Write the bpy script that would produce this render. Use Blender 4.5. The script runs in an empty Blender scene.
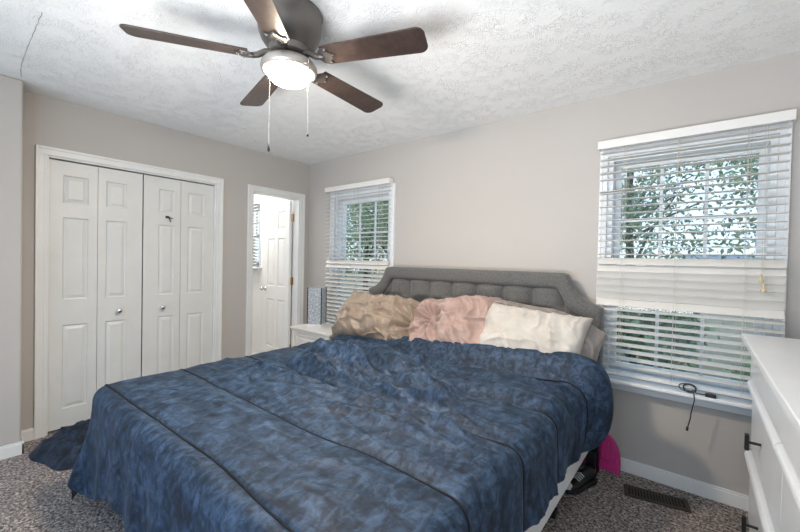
import bpy, bmesh, math, random
import numpy as np
from mathutils import Vector, Matrix, Euler
random.seed(4)
RNG = np.random.RandomState(11)
SC = bpy.context.scene
COL = SC.collection
PI = math.pi

# ------------------------------------------------------------------ camera, sky, exposure
YAW, PITCH, ROLL = math.radians(38.890), math.radians(-0.881), math.radians(1.193)
F = Vector((-math.sin(YAW)*math.cos(PITCH), math.cos(YAW)*math.cos(PITCH), math.sin(PITCH)))
R0 = F.cross(Vector((0, 0, 1))).normalized(); U0 = R0.cross(F)
R = R0*math.cos(ROLL) + U0*math.sin(ROLL); U = -R0*math.sin(ROLL) + U0*math.cos(ROLL)
cam = bpy.data.cameras.new('camera'); co = bpy.data.objects.new('camera', cam); COL.objects.link(co)
cam.sensor_width = 36; cam.lens = 36*370.0/800; cam.clip_start = 0.02; cam.clip_end = 300
M = Matrix((R, U, -F)).transposed().to_4x4(); M.translation = Vector((3.6438, -2.7613, 1.3239))
co.matrix_world = M
SC.camera = co

w = bpy.data.worlds.new('sky'); SC.world = w; w.use_nodes = True
WN = w.node_tree.nodes; WL = w.node_tree.links
bg = WN['Background']
tc = WN.new('ShaderNodeTexCoord'); sx = WN.new('ShaderNodeSeparateXYZ'); rp = WN.new('ShaderNodeValToRGB')
WL.new(tc.outputs['Generated'], sx.inputs[0]); WL.new(sx.outputs['Z'], rp.inputs[0]); WL.new(rp.outputs[0], bg.inputs[0])
rp.color_ramp.elements[0].position = 0.0; rp.color_ramp.elements[0].color = (0.70, 0.85, 1.0, 1)
rp.color_ramp.elements[1].position = 0.6; rp.color_ramp.elements[1].color = (0.50, 0.72, 1.0, 1)
bg.inputs[1].default_value = 0.95

def area(name, loc, rot, sx_, sy_, power, color):
    l = bpy.data.lights.new(name, 'AREA'); l.shape = 'RECTANGLE'; l.size = sx_; l.size_y = sy_
    l.energy = power; l.color = color
    o = bpy.data.objects.new(name, l); COL.objects.link(o); o.location = loc; o.rotation_euler = rot
    return o
area('added_bathroom_fill', (-1.0, -0.55, 2.38), (0, 0, 0), 0.7, 0.4, 11, (1.0, 0.98, 0.95))  # unseen area light added to brighten the bathroom
# unseen fill light added behind the camera to brighten the ceiling
fl = area('added_ceiling_fill', (2.9, -3.35, 0.9), (PI-math.radians(40), 0, 0), 1.4, 0.6, 23, (0.98, 0.98, 1.0))
fl.data.spread = math.radians(120)

SC.view_settings.view_transform = 'Standard'; SC.view_settings.look = 'None'
SC.view_settings.gamma = 1.0; SC.view_settings.use_curve_mapping = False
SC.view_settings.exposure = 0.74
LAMP = 250.0     # strength of the fan's glass bowl

# ------------------------------------------------------------------ materials
def lin(r, g, b):
    f = lambda c: (c/255/12.92) if c/255 <= 0.04045 else ((c/255+0.055)/1.055)**2.4
    return (f(r), f(g), f(b), 1)
class N:
    def __init__(s, name):
        s.m = bpy.data.materials.new(name); s.m.use_nodes = True; s.nt = s.m.node_tree
        s.n = s.nt.nodes; s.l = s.nt.links; s.b = s.n['Principled BSDF']; s.out = s.n['Material Output']
        s._tc = None
    def add(s, t, **k):
        x = s.n.new(t)
        for a, v in k.items(): setattr(x, a, v)
        return x
    def obj(s, scale=(1, 1, 1)):
        if not s._tc: s._tc = s.add('ShaderNodeTexCoord')
        mp = s.add('ShaderNodeMapping'); mp.inputs['Scale'].default_value = scale
        s.l.new(s._tc.outputs['Object'], mp.inputs[0]); return mp.outputs[0]
    def noise(s, scale, detail=4, rough=0.55, dist=0.0, vec=None):
        x = s.add('ShaderNodeTexNoise'); x.inputs['Scale'].default_value = scale; x.inputs['Detail'].default_value = detail
        x.inputs['Roughness'].default_value = rough; x.inputs['Distortion'].default_value = dist
        s.l.new(vec or s.obj(), x.inputs['Vector']); return x.outputs[0]
    def ramp(s, fac, stops):
        r = s.add('ShaderNodeValToRGB'); e = r.color_ramp.elements
        e[0].position, e[0].color = stops[0]; e[1].position, e[1].color = stops[-1]
        for p, c in stops[1:-1]:
            q = e.new(p); q.color = c
        s.l.new(fac, r.inputs[0]); return r.outputs[0]
    def mix(s, fac, a, b, mode='MIX'):
        x = s.add('ShaderNodeMix', data_type='RGBA', blend_type=mode)
        for sock, v in ((x.inputs[0], fac), (x.inputs[6], a), (x.inputs[7], b)):
            if hasattr(v, 'links') or hasattr(v, 'is_linked'): s.l.new(v, sock)
            else: sock.default_value = v
        return x.outputs[2]
    def bump(s, h, strength, dist=0.01):
        x = s.add('ShaderNodeBump'); x.inputs['Strength'].default_value = strength; x.inputs['Distance'].default_value = dist
        s.l.new(h, x.inputs['Height']); s.l.new(x.outputs[0], s.b.inputs['Normal'])
    def base(s, c):
        if hasattr(c, 'is_linked'): s.l.new(c, s.b.inputs['Base Color'])
        else: s.b.inputs['Base Color'].default_value = c
    def set(s, **k):
        for a, v in k.items(): s.b.inputs[a.replace('_', ' ')].default_value = v
        return s
def simple(name, c, rough=0.5, metal=0.0, var=0.06, vscale=6, bump=0.0, bscale=60):
    x = N(name)
    n = x.noise(vscale, 3)
    d = tuple(v*(1-var*1.6) for v in c[:3])+(1,); e = tuple(min(1, v*(1+var)) for v in c[:3])+(1,)
    x.base(x.ramp(n, [(0.3, d), (0.7, e)]))
    x.set(Roughness=rough, Metallic=metal)
    if bump: x.bump(x.noise(bscale, 3), bump, 0.004)
    return x.m

MT = {}
MT['wall'] = simple('wall_paint', (0.480, 0.458, 0.435, 1), 0.75, var=0.02, vscale=1.2, bump=0.06, bscale=140)
MT['trim'] = simple('trim_paint', (0.76, 0.77, 0.765, 1), 0.38, var=0.02)
MT['door'] = simple('door_paint', (0.68, 0.69, 0.675, 1), 0.42, var=0.02, bump=0.04, bscale=90)
MT['bathdoor'] = simple('bath_door_paint', (0.83, 0.83, 0.82, 1), 0.4, var=0.015)
MT['bathwall'] = simple('bath_wall_paint', (0.80, 0.80, 0.79, 1), 0.7, var=0.015)
MT['tile'] = simple('bath_floor', (0.62, 0.60, 0.57, 1), 0.3, var=0.06)
MT['vinyl'] = simple('window_vinyl', (0.80, 0.84, 0.87, 1), 0.35, var=0.02)
MT['slat'] = simple('blind_slat', (0.68, 0.665, 0.63, 1), 0.42, var=0.02)
MT['rail'] = simple('blind_rail', (0.76, 0.755, 0.735, 1), 0.4, var=0.02)
MT['cord'] = simple('blind_cord', (0.62, 0.60, 0.55, 1), 0.8)
MT['tassel'] = simple('tassel_wood', (0.62, 0.50, 0.32, 1), 0.45)
MT['dark'] = simple('shade_black', (0.02, 0.02, 0.02, 1), 0.9)  # near-black standing in for shade in the closet and register
MT['black'] = simple('black_plastic', (0.018, 0.018, 0.02, 1), 0.35)
MT['blackmetal'] = simple('black_metal', (0.02, 0.02, 0.022, 1), 0.4, 0.4)
MT['chrome'] = simple('chrome', (0.75, 0.74, 0.72, 1), 0.2, 1.0)
MT['brass'] = simple('brass', (0.60, 0.45, 0.22, 1), 0.3, 1.0)
MT['dresser'] = simple('white_lacquer', (0.73, 0.755, 0.785, 1), 0.28, var=0.02)
MT['night'] = simple('white_nightstand', (0.74, 0.72, 0.68, 1), 0.4, var=0.03)
MT['magenta'] = simple('magenta_plastic', (0.62, 0.012, 0.22, 1), 0.4, var=0.05)
MT['white_fab'] = simple('white_ticking', (0.74, 0.77, 0.78, 1), 0.8, var=0.04, bump=0.1, bscale=200)
MT['sheet'] = simple('grey_sheet', (0.30, 0.34, 0.39, 1), 0.75, var=0.08, bump=0.1, bscale=150)
MT['shoe_white'] = simple('shoe_white', (0.65, 0.64, 0.62, 1), 0.6)
MT['vent'] = simple('vent_brown', (0.055, 0.042, 0.032, 1), 0.5, 0.3, var=0.1)
MT['bark'] = simple('bark', (0.12, 0.09, 0.07, 1), 0.9, var=0.3, vscale=12, bump=0.5, bscale=25)
MT['house'] = simple('pale_siding', (0.72, 0.71, 0.68, 1), 0.8)
MT['roof'] = simple('grey_shingles', (0.35, 0.35, 0.37, 1), 0.9, var=0.15)

def leafmat(name, a, b):
    x = N(name); x.base(x.ramp(x.noise(1.7, 4), [(0.35, a), (0.65, b)])); x.set(Roughness=0.55)
    x.b.inputs['Transmission Weight'].default_value = 0.0
    return x.m
MT['leaf'] = leafmat('tree_leaves', (0.14, 0.23, 0.11, 1), (0.38, 0.46, 0.28, 1))
MT['leaf2'] = leafmat('shrub_leaves', (0.08, 0.16, 0.07, 1), (0.28, 0.38, 0.20, 1))
x = N('lawn'); x.base(x.ramp(x.noise(3, 8, 0.7), [(0.3, (0.22, 0.18, 0.10, 1)), (0.7, (0.40, 0.32, 0.21, 1))])); x.set(Roughness=0.95); MT['lawn'] = x.m

# ceiling: sprayed and knocked down texture
x = N('ceiling_texture')
v1 = x.add('ShaderNodeTexVoronoi', feature='DISTANCE_TO_EDGE'); v1.inputs['Scale'].default_value = 27
nz = x.add('ShaderNodeTexNoise'); nz.inputs['Scale'].default_value = 19; nz.inputs['Detail'].default_value = 3
x.l.new(x.obj(), nz.inputs['Vector'])
wv = x.add('ShaderNodeVectorMath', operation='MULTIPLY_ADD'); wv.inputs[1].default_value = (0.22, 0.22, 0.22)
x.l.new(nz.outputs[1], wv.inputs[0]); x.l.new(x.obj(), wv.inputs[2]); x.l.new(wv.outputs[0], v1.inputs['Vector'])
rid = x.ramp(v1.outputs['Distance'], [(0.0, (1, 1, 1, 1)), (0.10, (0, 0, 0, 1))])
gate = x.ramp(x.noise(9, 3), [(0.42, (0, 0, 0, 1)), (0.56, (1, 1, 1, 1))])
fine = x.noise(75, 4, 0.6)
h1 = x.mix(1.0, rid, gate, 'MULTIPLY')
h2 = x.mix(0.42, h1, fine)
x.bump(h2, 0.56, 0.0095)
x.base((0.875, 0.88, 0.87, 1)); x.set(Roughness=0.9); MT['ceiling'] = x.m

# carpet: cut pile of brown, grey and cream yarn
x = N('carpet')
n1 = x.noise(75, 3, 0.7, 0.6); n2 = x.noise(4, 3)
c1 = x.ramp(n1, [(0.35, (0.05, 0.04, 0.037, 1)), (0.46, (0.25, 0.212, 0.195, 1)), (0.54, (0.46, 0.405, 0.38, 1)), (0.65, (0.85, 0.80, 0.77, 1))])
c2 = x.ramp(n2, [(0.3, (0.82, 0.80, 0.80, 1)), (0.7, (1.0, 1.0, 1.0, 1))])
x.base(x.mix(1.0, c1, c2, 'MULTIPLY')); x.set(Roughness=1.0); x.bump(n1, 1.0, 0.03); MT['carpet'] = x.m

# crushed velvet: the lie of the pile makes it lighter and darker in patches
def velvet(name, dark, mid, light, under=None, sc=1.0, sheen=0.16):
    x = N(name)
    nA = x.noise(6.5*sc, 9, 0.74, 0.9, x.obj((1.0, 2.6, 1.0)))
    nB = x.noise(30*sc, 4, 0.6, 0.8, x.obj((1.0, 0.55, 0.8)))
    f = x.mix(0.5, nA, nB)
    c = x.ramp(f, [(0.40, dark), (0.49, mid), (0.64, light)])
    if under:
        g = x.add('ShaderNodeNewGeometry'); c = x.mix(g.outputs['Backfacing'], c, under)
    x.base(c); x.set(Roughness=0.62); x.b.inputs['Specular IOR Level'].default_value = 0.28
    x.b.inputs['Sheen Weight'].default_value = sheen; x.b.inputs['Sheen Roughness'].default_value = 0.22
    x.b.inputs['Sheen Tint'].default_value = (0.50, 0.75, 1.0, 1)
    x.bump(x.noise(160, 3), 0.15, 0.003)
    return x.m
MT['velvet'] = velvet('blue_velvet', (0.007, 0.014, 0.027, 1), (0.016, 0.034, 0.066, 1), (0.056, 0.100, 0.178, 1), (0.05, 0.035, 0.028, 1))
MT['velvet2'] = velvet('floor_velvet', (0.005, 0.008, 0.014, 1), (0.012, 0.020, 0.036, 1), (0.03, 0.05, 0.09, 1))

def fabric(name, a, b, rough=0.7, sheen=0.15, wv=260, sc=8):
    x = N(name); x.base(x.ramp(x.noise(sc, 4), [(0.35, a), (0.65, b)])); x.set(Roughness=rough)
    x.b.inputs['Sheen Weight'].default_value = sheen
    x.bump(x.noise(wv, 2), 0.18, 0.003); return x.m
MT['tan'] = fabric('tan_satin', (0.25, 0.19, 0.145, 1), (0.33, 0.265, 0.205, 1), 0.42, 0.25)
MT['pink'] = fabric('dusty_pink_satin', (0.32, 0.215, 0.185, 1), (0.40, 0.29, 0.255, 1), 0.5, 0.25)
MT['cream'] = fabric('cream_cotton', (0.47, 0.44, 0.40, 1), (0.55, 0.525, 0.485, 1), 0.75, 0.1)
MT['taupe'] = fabric('taupe_satin', (0.20, 0.175, 0.16, 1), (0.27, 0.24, 0.22, 1), 0.45, 0.3)
MT['hb'] = fabric('grey_upholstery', (0.085, 0.085, 0.083, 1), (0.135, 0.134, 0.13, 1), 0.9, 0.25, 420, 90)

# fan
x = N('walnut_blade')
gr = x.noise(7, 8, 0.7, 0.4, x.obj((1, 1, 1)))
w1 = x.noise(40, 5, 0.6, 0.2)
x.base(x.ramp(x.mix(0.5, gr, w1), [(0.35, (0.022, 0.014, 0.012, 1)), (0.55, (0.048, 0.032, 0.027, 1)), (0.7, (0.085, 0.060, 0.052, 1))]))
x.set(Roughness=0.38); MT['walnut'] = x.m
MT['pewter'] = simple('pewter', (0.16, 0.148, 0.135, 1), 0.38, 0.75, var=0.08)
MT['ring'] = simple('nickel_ring', (0.40, 0.37, 0.34, 1), 0.4, 0.6)
x = N('lit_glass_bowl'); x.base((0.9, 0.88, 0.84, 1)); x.b.inputs['Emission Color'].default_value = (1.0, 0.84, 0.66, 1)
x.b.inputs['Emission Strength'].default_value = LAMP; MT['bulb'] = x.m
# textured grey lamp sides
x = N('grey_pressed_metal')
v = x.add('ShaderNodeTexVoronoi'); v.inputs['Scale'].default_value = 75; x.l.new(x.obj(), v.inputs['Vector'])
x.base(x.ramp(v.outputs['Distance'], [(0.1, (0.75, 0.78, 0.82, 1)), (0.55, (0.36, 0.39, 0.42, 1))]))
x.set(Roughness=0.4, Metallic=0.25); x.bump(v.outputs['Distance'], 0.5, 0.006); MT['pressed'] = x.m
# window glass: mostly clear, a little mirror
x = N('window_glass'); tr = x.add('ShaderNodeBsdfTransparent'); tr.inputs[0].default_value = (0.96, 0.98, 0.98, 1)
gl = x.add('ShaderNodeBsdfGlossy'); gl.inputs['Roughness'].default_value = 0.02
mx = x.add('ShaderNodeMixShader'); mx.inputs[0].default_value = 0.05
x.l.new(tr.outputs[0], mx.inputs[1]); x.l.new(gl.outputs[0], mx.inputs[2]); x.l.new(mx.outputs[0], x.out.inputs['Surface']); MT['glass'] = x.m

# ------------------------------------------------------------------ mesh helpers
class MB:
    def __init__(s): s.v = []; s.f = []
    def add(s, vs, fs):
        o = len(s.v); s.v += [tuple(p) for p in vs]; s.f += [tuple(i+o for i in f) for f in fs]; return s
    def box(s, x0, x1, y0, y1, z0, z1, mtx=None):
        vs = [Vector((x, y, z)) for z in (z0, z1) for y in (y0, y1) for x in (x0, x1)]
        if mtx is not None: vs = [mtx @ p for p in vs]
        return s.add(vs, [(0, 2, 3, 1), (4, 5, 7, 6), (0, 1, 5, 4), (2, 6, 7, 3), (0, 4, 6, 2), (1, 3, 7, 5)])
    def tube(s, pts, r, n=8, cap=True):
        pts = [Vector(p) for p in pts]; rings = []
        rs = r if isinstance(r, (list, tuple)) else [r]*len(pts)
        up = None
        for i, p in enumerate(pts):
            t = (pts[min(i+1, len(pts)-1)] - pts[max(i-1, 0)]).normalized()
            if up is None:
                up = Vector((0, 0, 1)) if abs(t.z) < 0.9 else Vector((1, 0, 0))
            a = t.cross(up).normalized(); b = a.cross(t).normalized(); up = b
            rings.append([p + (a*math.cos(k*2*PI/n) + b*math.sin(k*2*PI/n))*rs[i] for k in range(n)])
        vs = [q for g in rings for q in g]; fs = []
        for i in range(len(pts)-1):
            for k in range(n):
                fs.append((i*n+k, i*n+(k+1) % n, (i+1)*n+(k+1) % n, (i+1)*n+k))
        if cap: fs.append(tuple(range(n))[::-1]); fs.append(tuple((len(pts)-1)*n+k for k in range(n)))
        return s.add(vs, fs)
    def lathe(s, prof, c, n=40, axis='z', mtx=None):
        vs = []; fs = []
        for (r, h) in prof:
            for k in range(n):
                a = 2*PI*k/n; p = Vector((r*math.cos(a), r*math.sin(a), h))
                if mtx is not None: p = mtx @ p
                vs.append(p + Vector(c))
        for i in range(len(prof)-1):
            for k in range(n): fs.append((i*n+k, i*n+(k+1) % n, (i+1)*n+(k+1) % n, (i+1)*n+k))
        if prof[0][0] > 1e-4: fs.append(tuple(range(n))[::-1])
        if prof[-1][0] > 1e-4: fs.append(tuple((len(prof)-1)*n+k for k in range(n)))
        return s.add(vs, fs)
    def prism(s, poly, f0, f1):       # poly: 2D points, f0/f1: functions (a,b)->xyz for the two faces
        n = len(poly); vs = [f0(*p) for p in poly]+[f1(*p) for p in poly]
        fs = [tuple(range(n))[::-1], tuple(range(n, 2*n))]+[(i, (i+1) % n, n+(i+1) % n, n+i) for i in range(n)]
        return s.add(vs, fs)
    def build(s, name, mat, parent=None, smooth=False, bevel=0.0, seg=2, weld=False, angle=None):
        me = bpy.data.meshes.new(name); me.from_pydata([tuple(p) for p in s.v], [], s.f); me.update()
        bm = bmesh.new(); bm.from_mesh(me)
        if weld: bmesh.ops.remove_doubles(bm, verts=bm.verts, dist=1e-5)
        bmesh.ops.recalc_face_normals(bm, faces=bm.faces); bm.to_mesh(me); bm.free()
        o = bpy.data.objects.new(name, me); COL.objects.link(o)
        for m_ in (mat if isinstance(mat, list) else [mat]): me.materials.append(m_)
        if smooth: me.polygons.foreach_set('use_smooth', [True]*len(me.polygons))
        if angle: me.set_sharp_from_angle(angle=math.radians(angle))
        if bevel:
            b = o.modifiers.new('bevel', 'BEVEL'); b.width = bevel; b.segments = seg; b.limit_method = 'ANGLE'; b.angle_limit = 0.7
        if parent: put(o, parent)
        return o
def put(o, parent):
    o.parent = parent; o.matrix_parent_inverse = Matrix.Translation(parent.location).inverted()
def thing(name, label, cat, loc, group=None):
    o = bpy.data.objects.new(name, None); COL.objects.link(o); o.location = loc; o.empty_display_size = 0.05
    return tag(o, label, cat, group)
def tag(o, label, cat, group=None, kind=None):
    o['label'] = label; o['category'] = cat
    if group: o['group'] = group
    if kind: o['kind'] = kind
    return o
def struct(o): o['kind'] = 'structure'; return o

def holed(mb, us, vs, holes, fn):     # wall made of blocks around rectangular openings; fn(u0,u1,v0,v1) adds a block
    U_ = sorted({a for a in us} | {h[0] for h in holes} | {h[1] for h in holes})
    V_ = sorted({a for a in vs} | {h[2] for h in holes} | {h[3] for h in holes})
    for i in range(len(U_)-1):
        j = 0
        while j < len(V_)-1:
            inside = lambda k: any(h[0] < (U_[i]+U_[i+1])/2 < h[1] and h[2] < (V_[k]+V_[k+1])/2 < h[3] for h in holes)
            if inside(j): j += 1; continue
            k = j
            while k+1 < len(V_)-1 and not inside(k+1): k += 1
            fn(U_[i], U_[i+1], V_[j], V_[k+1]); j = k+1

# numpy noise
def vnoise(x, y, seed):
    rs = np.random.RandomState(seed); T = rs.rand(256, 256)
    xi = np.floor(x).astype(int); yi = np.floor(y).astype(int); fx = x-xi; fy = y-yi
    fx = fx*fx*fx*(fx*(fx*6-15)+10); fy = fy*fy*fy*(fy*(fy*6-15)+10)
    g = lambda a, b: T[a % 256, b % 256]
    return (g(xi, yi)*(1-fx)+g(xi+1, yi)*fx)*(1-fy)+(g(xi, yi+1)*(1-fx)+g(xi+1, yi+1)*fx)*fy
def fbm(x, y, seed, o=4):
    r = 0; a = 0.5; t = 0
    for k in range(o): r = r+a*vnoise(x, y, seed+k); t += a; a *= 0.5; x = x*2.03+7.1; y = y*2.03+3.7
    return r/t
def ridge(x, y, seed): return (1-np.abs(2*vnoise(x, y, seed)-1))
def grid_faces(nx, ny, off=0):
    return [(off+j*nx+i, off+j*nx+i+1, off+(j+1)*nx+i+1, off+(j+1)*nx+i) for j in range(ny-1) for i in range(nx-1)]
def sstep(a, b, x):
    t = np.clip((x-a)/(b-a), 0, 1); return t*t*(3-2*t)

# ------------------------------------------------------------------ room shell
H = 2.44; YB = -3.7; XR = 4.36
struct(MB().box(-0.06, XR, YB, 0.02, -0.06, 0.0).build('floor', MT['carpet']))
struct(MB().box(-2.3, XR+0.1, YB, 0.14, H, H+0.08).build('ceiling', MT['ceiling']))
# seam crack where the ceiling board meets the soffit
cr = MB(); pts = []
for i in range(40):
    t = i/39; pts.append((0.24+1.0*t, -2.469+0.0015*math.sin(i*1.7)+0.03*(1-t)**6, H-0.001))
cr.tube(pts, [0.0006+0.0007*abs(math.sin(i*0.37)) for i in range(40)], 5)
struct(cr.build('trim_1', simple('crack', (0.26, 0.25, 0.24, 1), 0.95), smooth=True))

wl = MB()
holed(wl, (-2.43, 0.0), (0, H), [(-2.288, -1.093, -1, 2.022), (-0.717, -0.131, -1, 2.015)],
      lambda a, b, c, d: wl.box(-0.11, 0, a, b, max(c, 0), d))
struct(wl.build('wall_left', MT['wall'], weld=True))
struct(MB().box(-0.11, 0.21, YB, -2.43, 0, H).build('wall_entry', MT['wall'], bevel=0.012))
WINS = [(0.475, 1.285, 0.605, 2.01), (3.165, 3.955, 0.605, 2.03), (-1.80, -1.075, 1.19, 2.06)]
wb = MB()
holed(wb, (-2.3, XR), (0, H), [w_ for w_ in WINS], lambda a, b, c, d: wb.box(a, b, 0, 0.14, c, d))
wbo = struct(wb.build('wall_back', MT['wall'], weld=True))
struct(MB().box(XR, XR+0.1, YB, 0.14, 0, H).build('wall_right', MT['wall']))
# closet interior, its shade put into the colour as near-black
c = MB(); c.box(-0.72, -0.70, -2.36, -1.02, 0, H); c.box(-0.70, -0.11, -2.38, -2.36, 0, H); c.box(-0.70, -0.11, -1.04, -1.02, 0, H); c.box(-0.70, -0.06, -2.36, -1.04, -0.06, 0.0)
struct(c.build('wall_closet', MT['dark']))
# bathroom beyond the doorway
b = MB(); b.box(-2.3, -2.2, -1.02, 0.0, 0, H); b.box(-2.2, -0.11, -1.02, -0.96, 0, H); b.box(-2.2, -0.11, -0.012, -0.001, 0, 1.17)
b.box(-1.06, -0.11, -0.012, -0.001, 1.17, H); b.box(-2.2, -1.06, -0.012, -0.001, 2.08, H); b.box(-0.125, -0.111, -0.96, -0.78, 0, H)
struct(b.build('wall_bathroom', MT['bathwall']))
struct(MB().box(-2.2, -0.06, -1.0, 0.0, -0.06, 0.0).build('floor_bathroom', MT['tile']))

# baseboards
def basebd(name, boxes):
    m = MB()
    for (x0, x1, y0, y1) in boxes:
        m.box(x0, x1, y0, y1, 0, 0.07)
        dx, dy = (0.005, 0) if (x1-x0) < (y1-y0) else (0, 0.005)
        m.box(x0, x1-dx if dx else x1, y0+dy, y1, 0.07, 0.083)
    struct(m.build(name, MT['trim'], bevel=0.002))
basebd('baseboard_back', [(0.0, XR, -0.014, 0.0)])
basebd('baseboard_left', [(0.0, 0.014, -1.025, -0.775), (0.0, 0.014, -2.43, -2.346), (0.21, 0.224, YB, -2.418)])
basebd('baseboard_entry', [(0.014, 0.224, -2.43, -2.418)])

# door casings
def casing(name, y0, y1, zt, cw, mat, jamb_depth=0.11):
    yo0, yo1 = y0-cw, y1+cw
    m = MB()
    def moulding(a0, a1, b0, b1, horiz):
        m.box(0, 0.012, a0, a1, b0, b1)
    # side and top boards with a raised back band and inner bead
    for (a, b_) in ((yo0, y0), (y1, yo1)):
        m.box(0, 0.013, a, b_, 0, zt)
    m.box(0, 0.013, yo0, yo1, zt, zt+cw)
    bw = 0.018
    m.box(0.013, 0.022, yo0, yo0+bw, 0, zt+cw); m.box(0.013, 0.022, yo1-bw, yo1, 0, zt+cw); m.box(0.013, 0.022, yo0+bw, yo1-bw, zt+cw-bw, zt+cw)
    m.box(0.013, 0.017, y0-0.016, y0-0.004, 0, zt+0.004); m.box(0.013, 0.017, y1+0.004, y1+0.016, 0, zt+0.004); m.box(0.013, 0.017, y0-0.016, y1+0.016, zt+0.004, zt+0.016)
    # jambs
    m.box(-jamb_depth, 0.0, y0, y0+0.012, 0, zt); m.box(-jamb_depth, 0.0, y1-0.012, y1, 0, zt); m.box(-jamb_depth, 0.0, y0+0.012, y1-0.012, zt-0.010, zt)
    return struct(m.build(name, mat, bevel=0.002))
casing('trim_2', -2.288, -1.093, 2.022, 0.060, MT['trim'])
d3t = casing('trim_3', -0.717, -0.131, 2.015, 0.060, MT['trim'])

# panel doors ---------------------------------------------------------------
def panel_leaf(w_, h_, t_, cols, rows):
    """front in the plane d=0 facing +d; returns (u,d,v) verts with recessed, raised panels"""
    m = MB(); us = sorted({0, w_} | {q for c in cols for q in c}); vs = sorted({0, h_} | {q for r in rows for q in r})
    def ring(u0, u1, v0, v1, d): return [(u0, d, v0), (u1, d, v0), (u1, d, v1), (u0, d, v1)]
    for i in range(len(us)-1):
        for j in range(len(vs)-1):
            u0, u1, v0, v1 = us[i], us[i+1], vs[j], vs[j+1]
            if (u0, u1) in cols and (v0, v1) in rows:
                off = [(0, 0), (0.007, -0.009), (0.013, -0.010), (0.034, -0.002), (0.036, -0.002)]
                vv = []
                for o_, d in off: vv += ring(u0+o_, u1-o_, v0+o_, v1-o_, d)
                ff = [(4*k+a, 4*k+(a+1) % 4, 4*k+4+(a+1) % 4, 4*k+4+a) for k in range(len(off)-1) for a in range(4)]
                ff.append(tuple(4*(len(off)-1)+a for a in range(4))); m.add(vv, ff)
            else: m.add(ring(u0, u1, v0, v1, 0), [(0, 1, 2, 3)])
    # back and edges
    nU, nV = us, vs
    m.add(ring(0, w_, 0, h_, -t_), [(3, 2, 1, 0)])
    for a, b_ in zip(nU[:-1], nU[1:]):
        m.add([(a, 0, 0), (b_, 0, 0), (b_, -t_, 0), (a, -t_, 0)], [(0, 3, 2, 1)]); m.add([(a, 0, h_), (b_, 0, h_), (b_, -t_, h_), (a, -t_, h_)], [(0, 1, 2, 3)])
    for a, b_ in zip(nV[:-1], nV[1:]):
        m.add([(0, 0, a), (0, 0, b_), (0, -t_, b_), (0, -t_, a)], [(0, 1, 2, 3)]); m.add([(w_, 0, a), (w_, 0, b_), (w_, -t_, b_), (w_, -t_, a)], [(3, 2, 1, 0)])
    return m
def place(m, fn): m.v = [fn(*p) for p in m.v]; return m

Z0 = 0.018
rows = [(0.163-Z0, 0.79-Z0), (0.978-Z0, 1.592-Z0), (1.698-Z0, 1.902-Z0)]
leaves = [(-2.274, -1.995, 'o'), (-1.992, -1.696, 'i'), (-1.687, -1.400, 'o2'), (-1.397, -1.107, 'i2')]
def bifold(n, spec, knob_y):
    root = bpy.data.objects.new('door_%d' % n, None); COL.objects.link(root); root.location = (-0.02, spec[0][0], 0.0); struct(root)
    for (a, b_, k) in spec:
        w_ = b_-a
        c0 = {'o': 0.075, 'i': 0.050, 'o2': 0.112, 'i2': 0.058}[k]; c1 = {'o': 0.055, 'i': 0.108, 'o2': 0.048, 'i2': 0.085}[k]
        m = panel_leaf(w_, 1.985, 0.030, [(c0, w_-c1)], rows)
        place(m, lambda u, d, v: (-0.022+d, a+u, Z0+v))
        m.build('door_leaf', MT['door'], root, weld=True)
    kn = MB(); mt = Matrix.Rotation(PI/2, 4, 'Y')
    kn.lathe([(0.012, 0), (0.011, 0.010), (0.009, 0.016), (0.016, 0.022), (0.021, 0.030), (0.019, 0.038), (0.010, 0.043), (0, 0.044)], (-0.022, knob_y, 0.868), 24, mtx=mt)
    k = kn.build('door_knob', MT['chrome'], root, smooth=True); k['label'] = 'small round knob'
    return root
bifold(1, leaves[:2], -1.856); r2 = bifold(2, leaves[2:], -1.543)
hk = MB()
hk.box(-0.022, -0.016, -1.522, -1.492, 1.652, 1.672); hk.tube([(-0.016, -1.507, 1.662), (0.012, -1.505, 1.655), (0.016, -1.497, 1.632), (0.006, -1.488, 1.622)], 0.005, 8)
hk.tube([(-0.016, -1.497, 1.660), (0.008, -1.482, 1.652), (0.012, -1.475, 1.650)], 0.004, 8)
tag(hk.build('coat_hook', MT['black'], smooth=False, bevel=0.001), 'small black hook stuck to the white closet door just below its upper panel', 'hook')

# bathroom door, hinged on the right jamb and swung away
root = bpy.data.objects.new('door_3', None); COL.objects.link(root); root.location = (-0.11, -0.15, 0.01); struct(root)
m = panel_leaf(0.572, 1.985, 0.035, [(0.090, 0.250), (0.322, 0.482)], [(0.20, 0.80), (0.96, 1.55), (1.66, 1.87)])
ang = math.radians(3)
ang = math.radians(-2)
place(m, lambda u, d, v: (-0.118-u*math.cos(ang)-d*math.sin(ang), -0.187-u*math.sin(ang)-d*math.cos(ang), 0.012+v))
m.build('door_leaf', MT['bathdoor'], root, weld=True)
kn = MB(); kn.lathe([(0.026, 0), (0.026, 0.006), (0.011, 0.010), (0.010, 0.032), (0.022, 0.040), (0.027, 0.052), (0.022, 0.064), (0, 0.068)], (-0.640, -0.170, 0.93), 20, mtx=Matrix.Rotation(PI/2, 4, 'X'))
kn.build('door_knob', MT['chrome'], root, smooth=True)
for z in (0.25, 1.05, 1.80):
    h_ = MB(); h_.tube([(-0.117, -0.158, z-0.045), (-0.117, -0.158, z+0.045)], 0.007, 8); h_.box(-0.118, -0.085, -0.1445, -0.1425, z-0.044, z+0.044)
    h_.build('hinge', MT['brass'], root)

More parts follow.
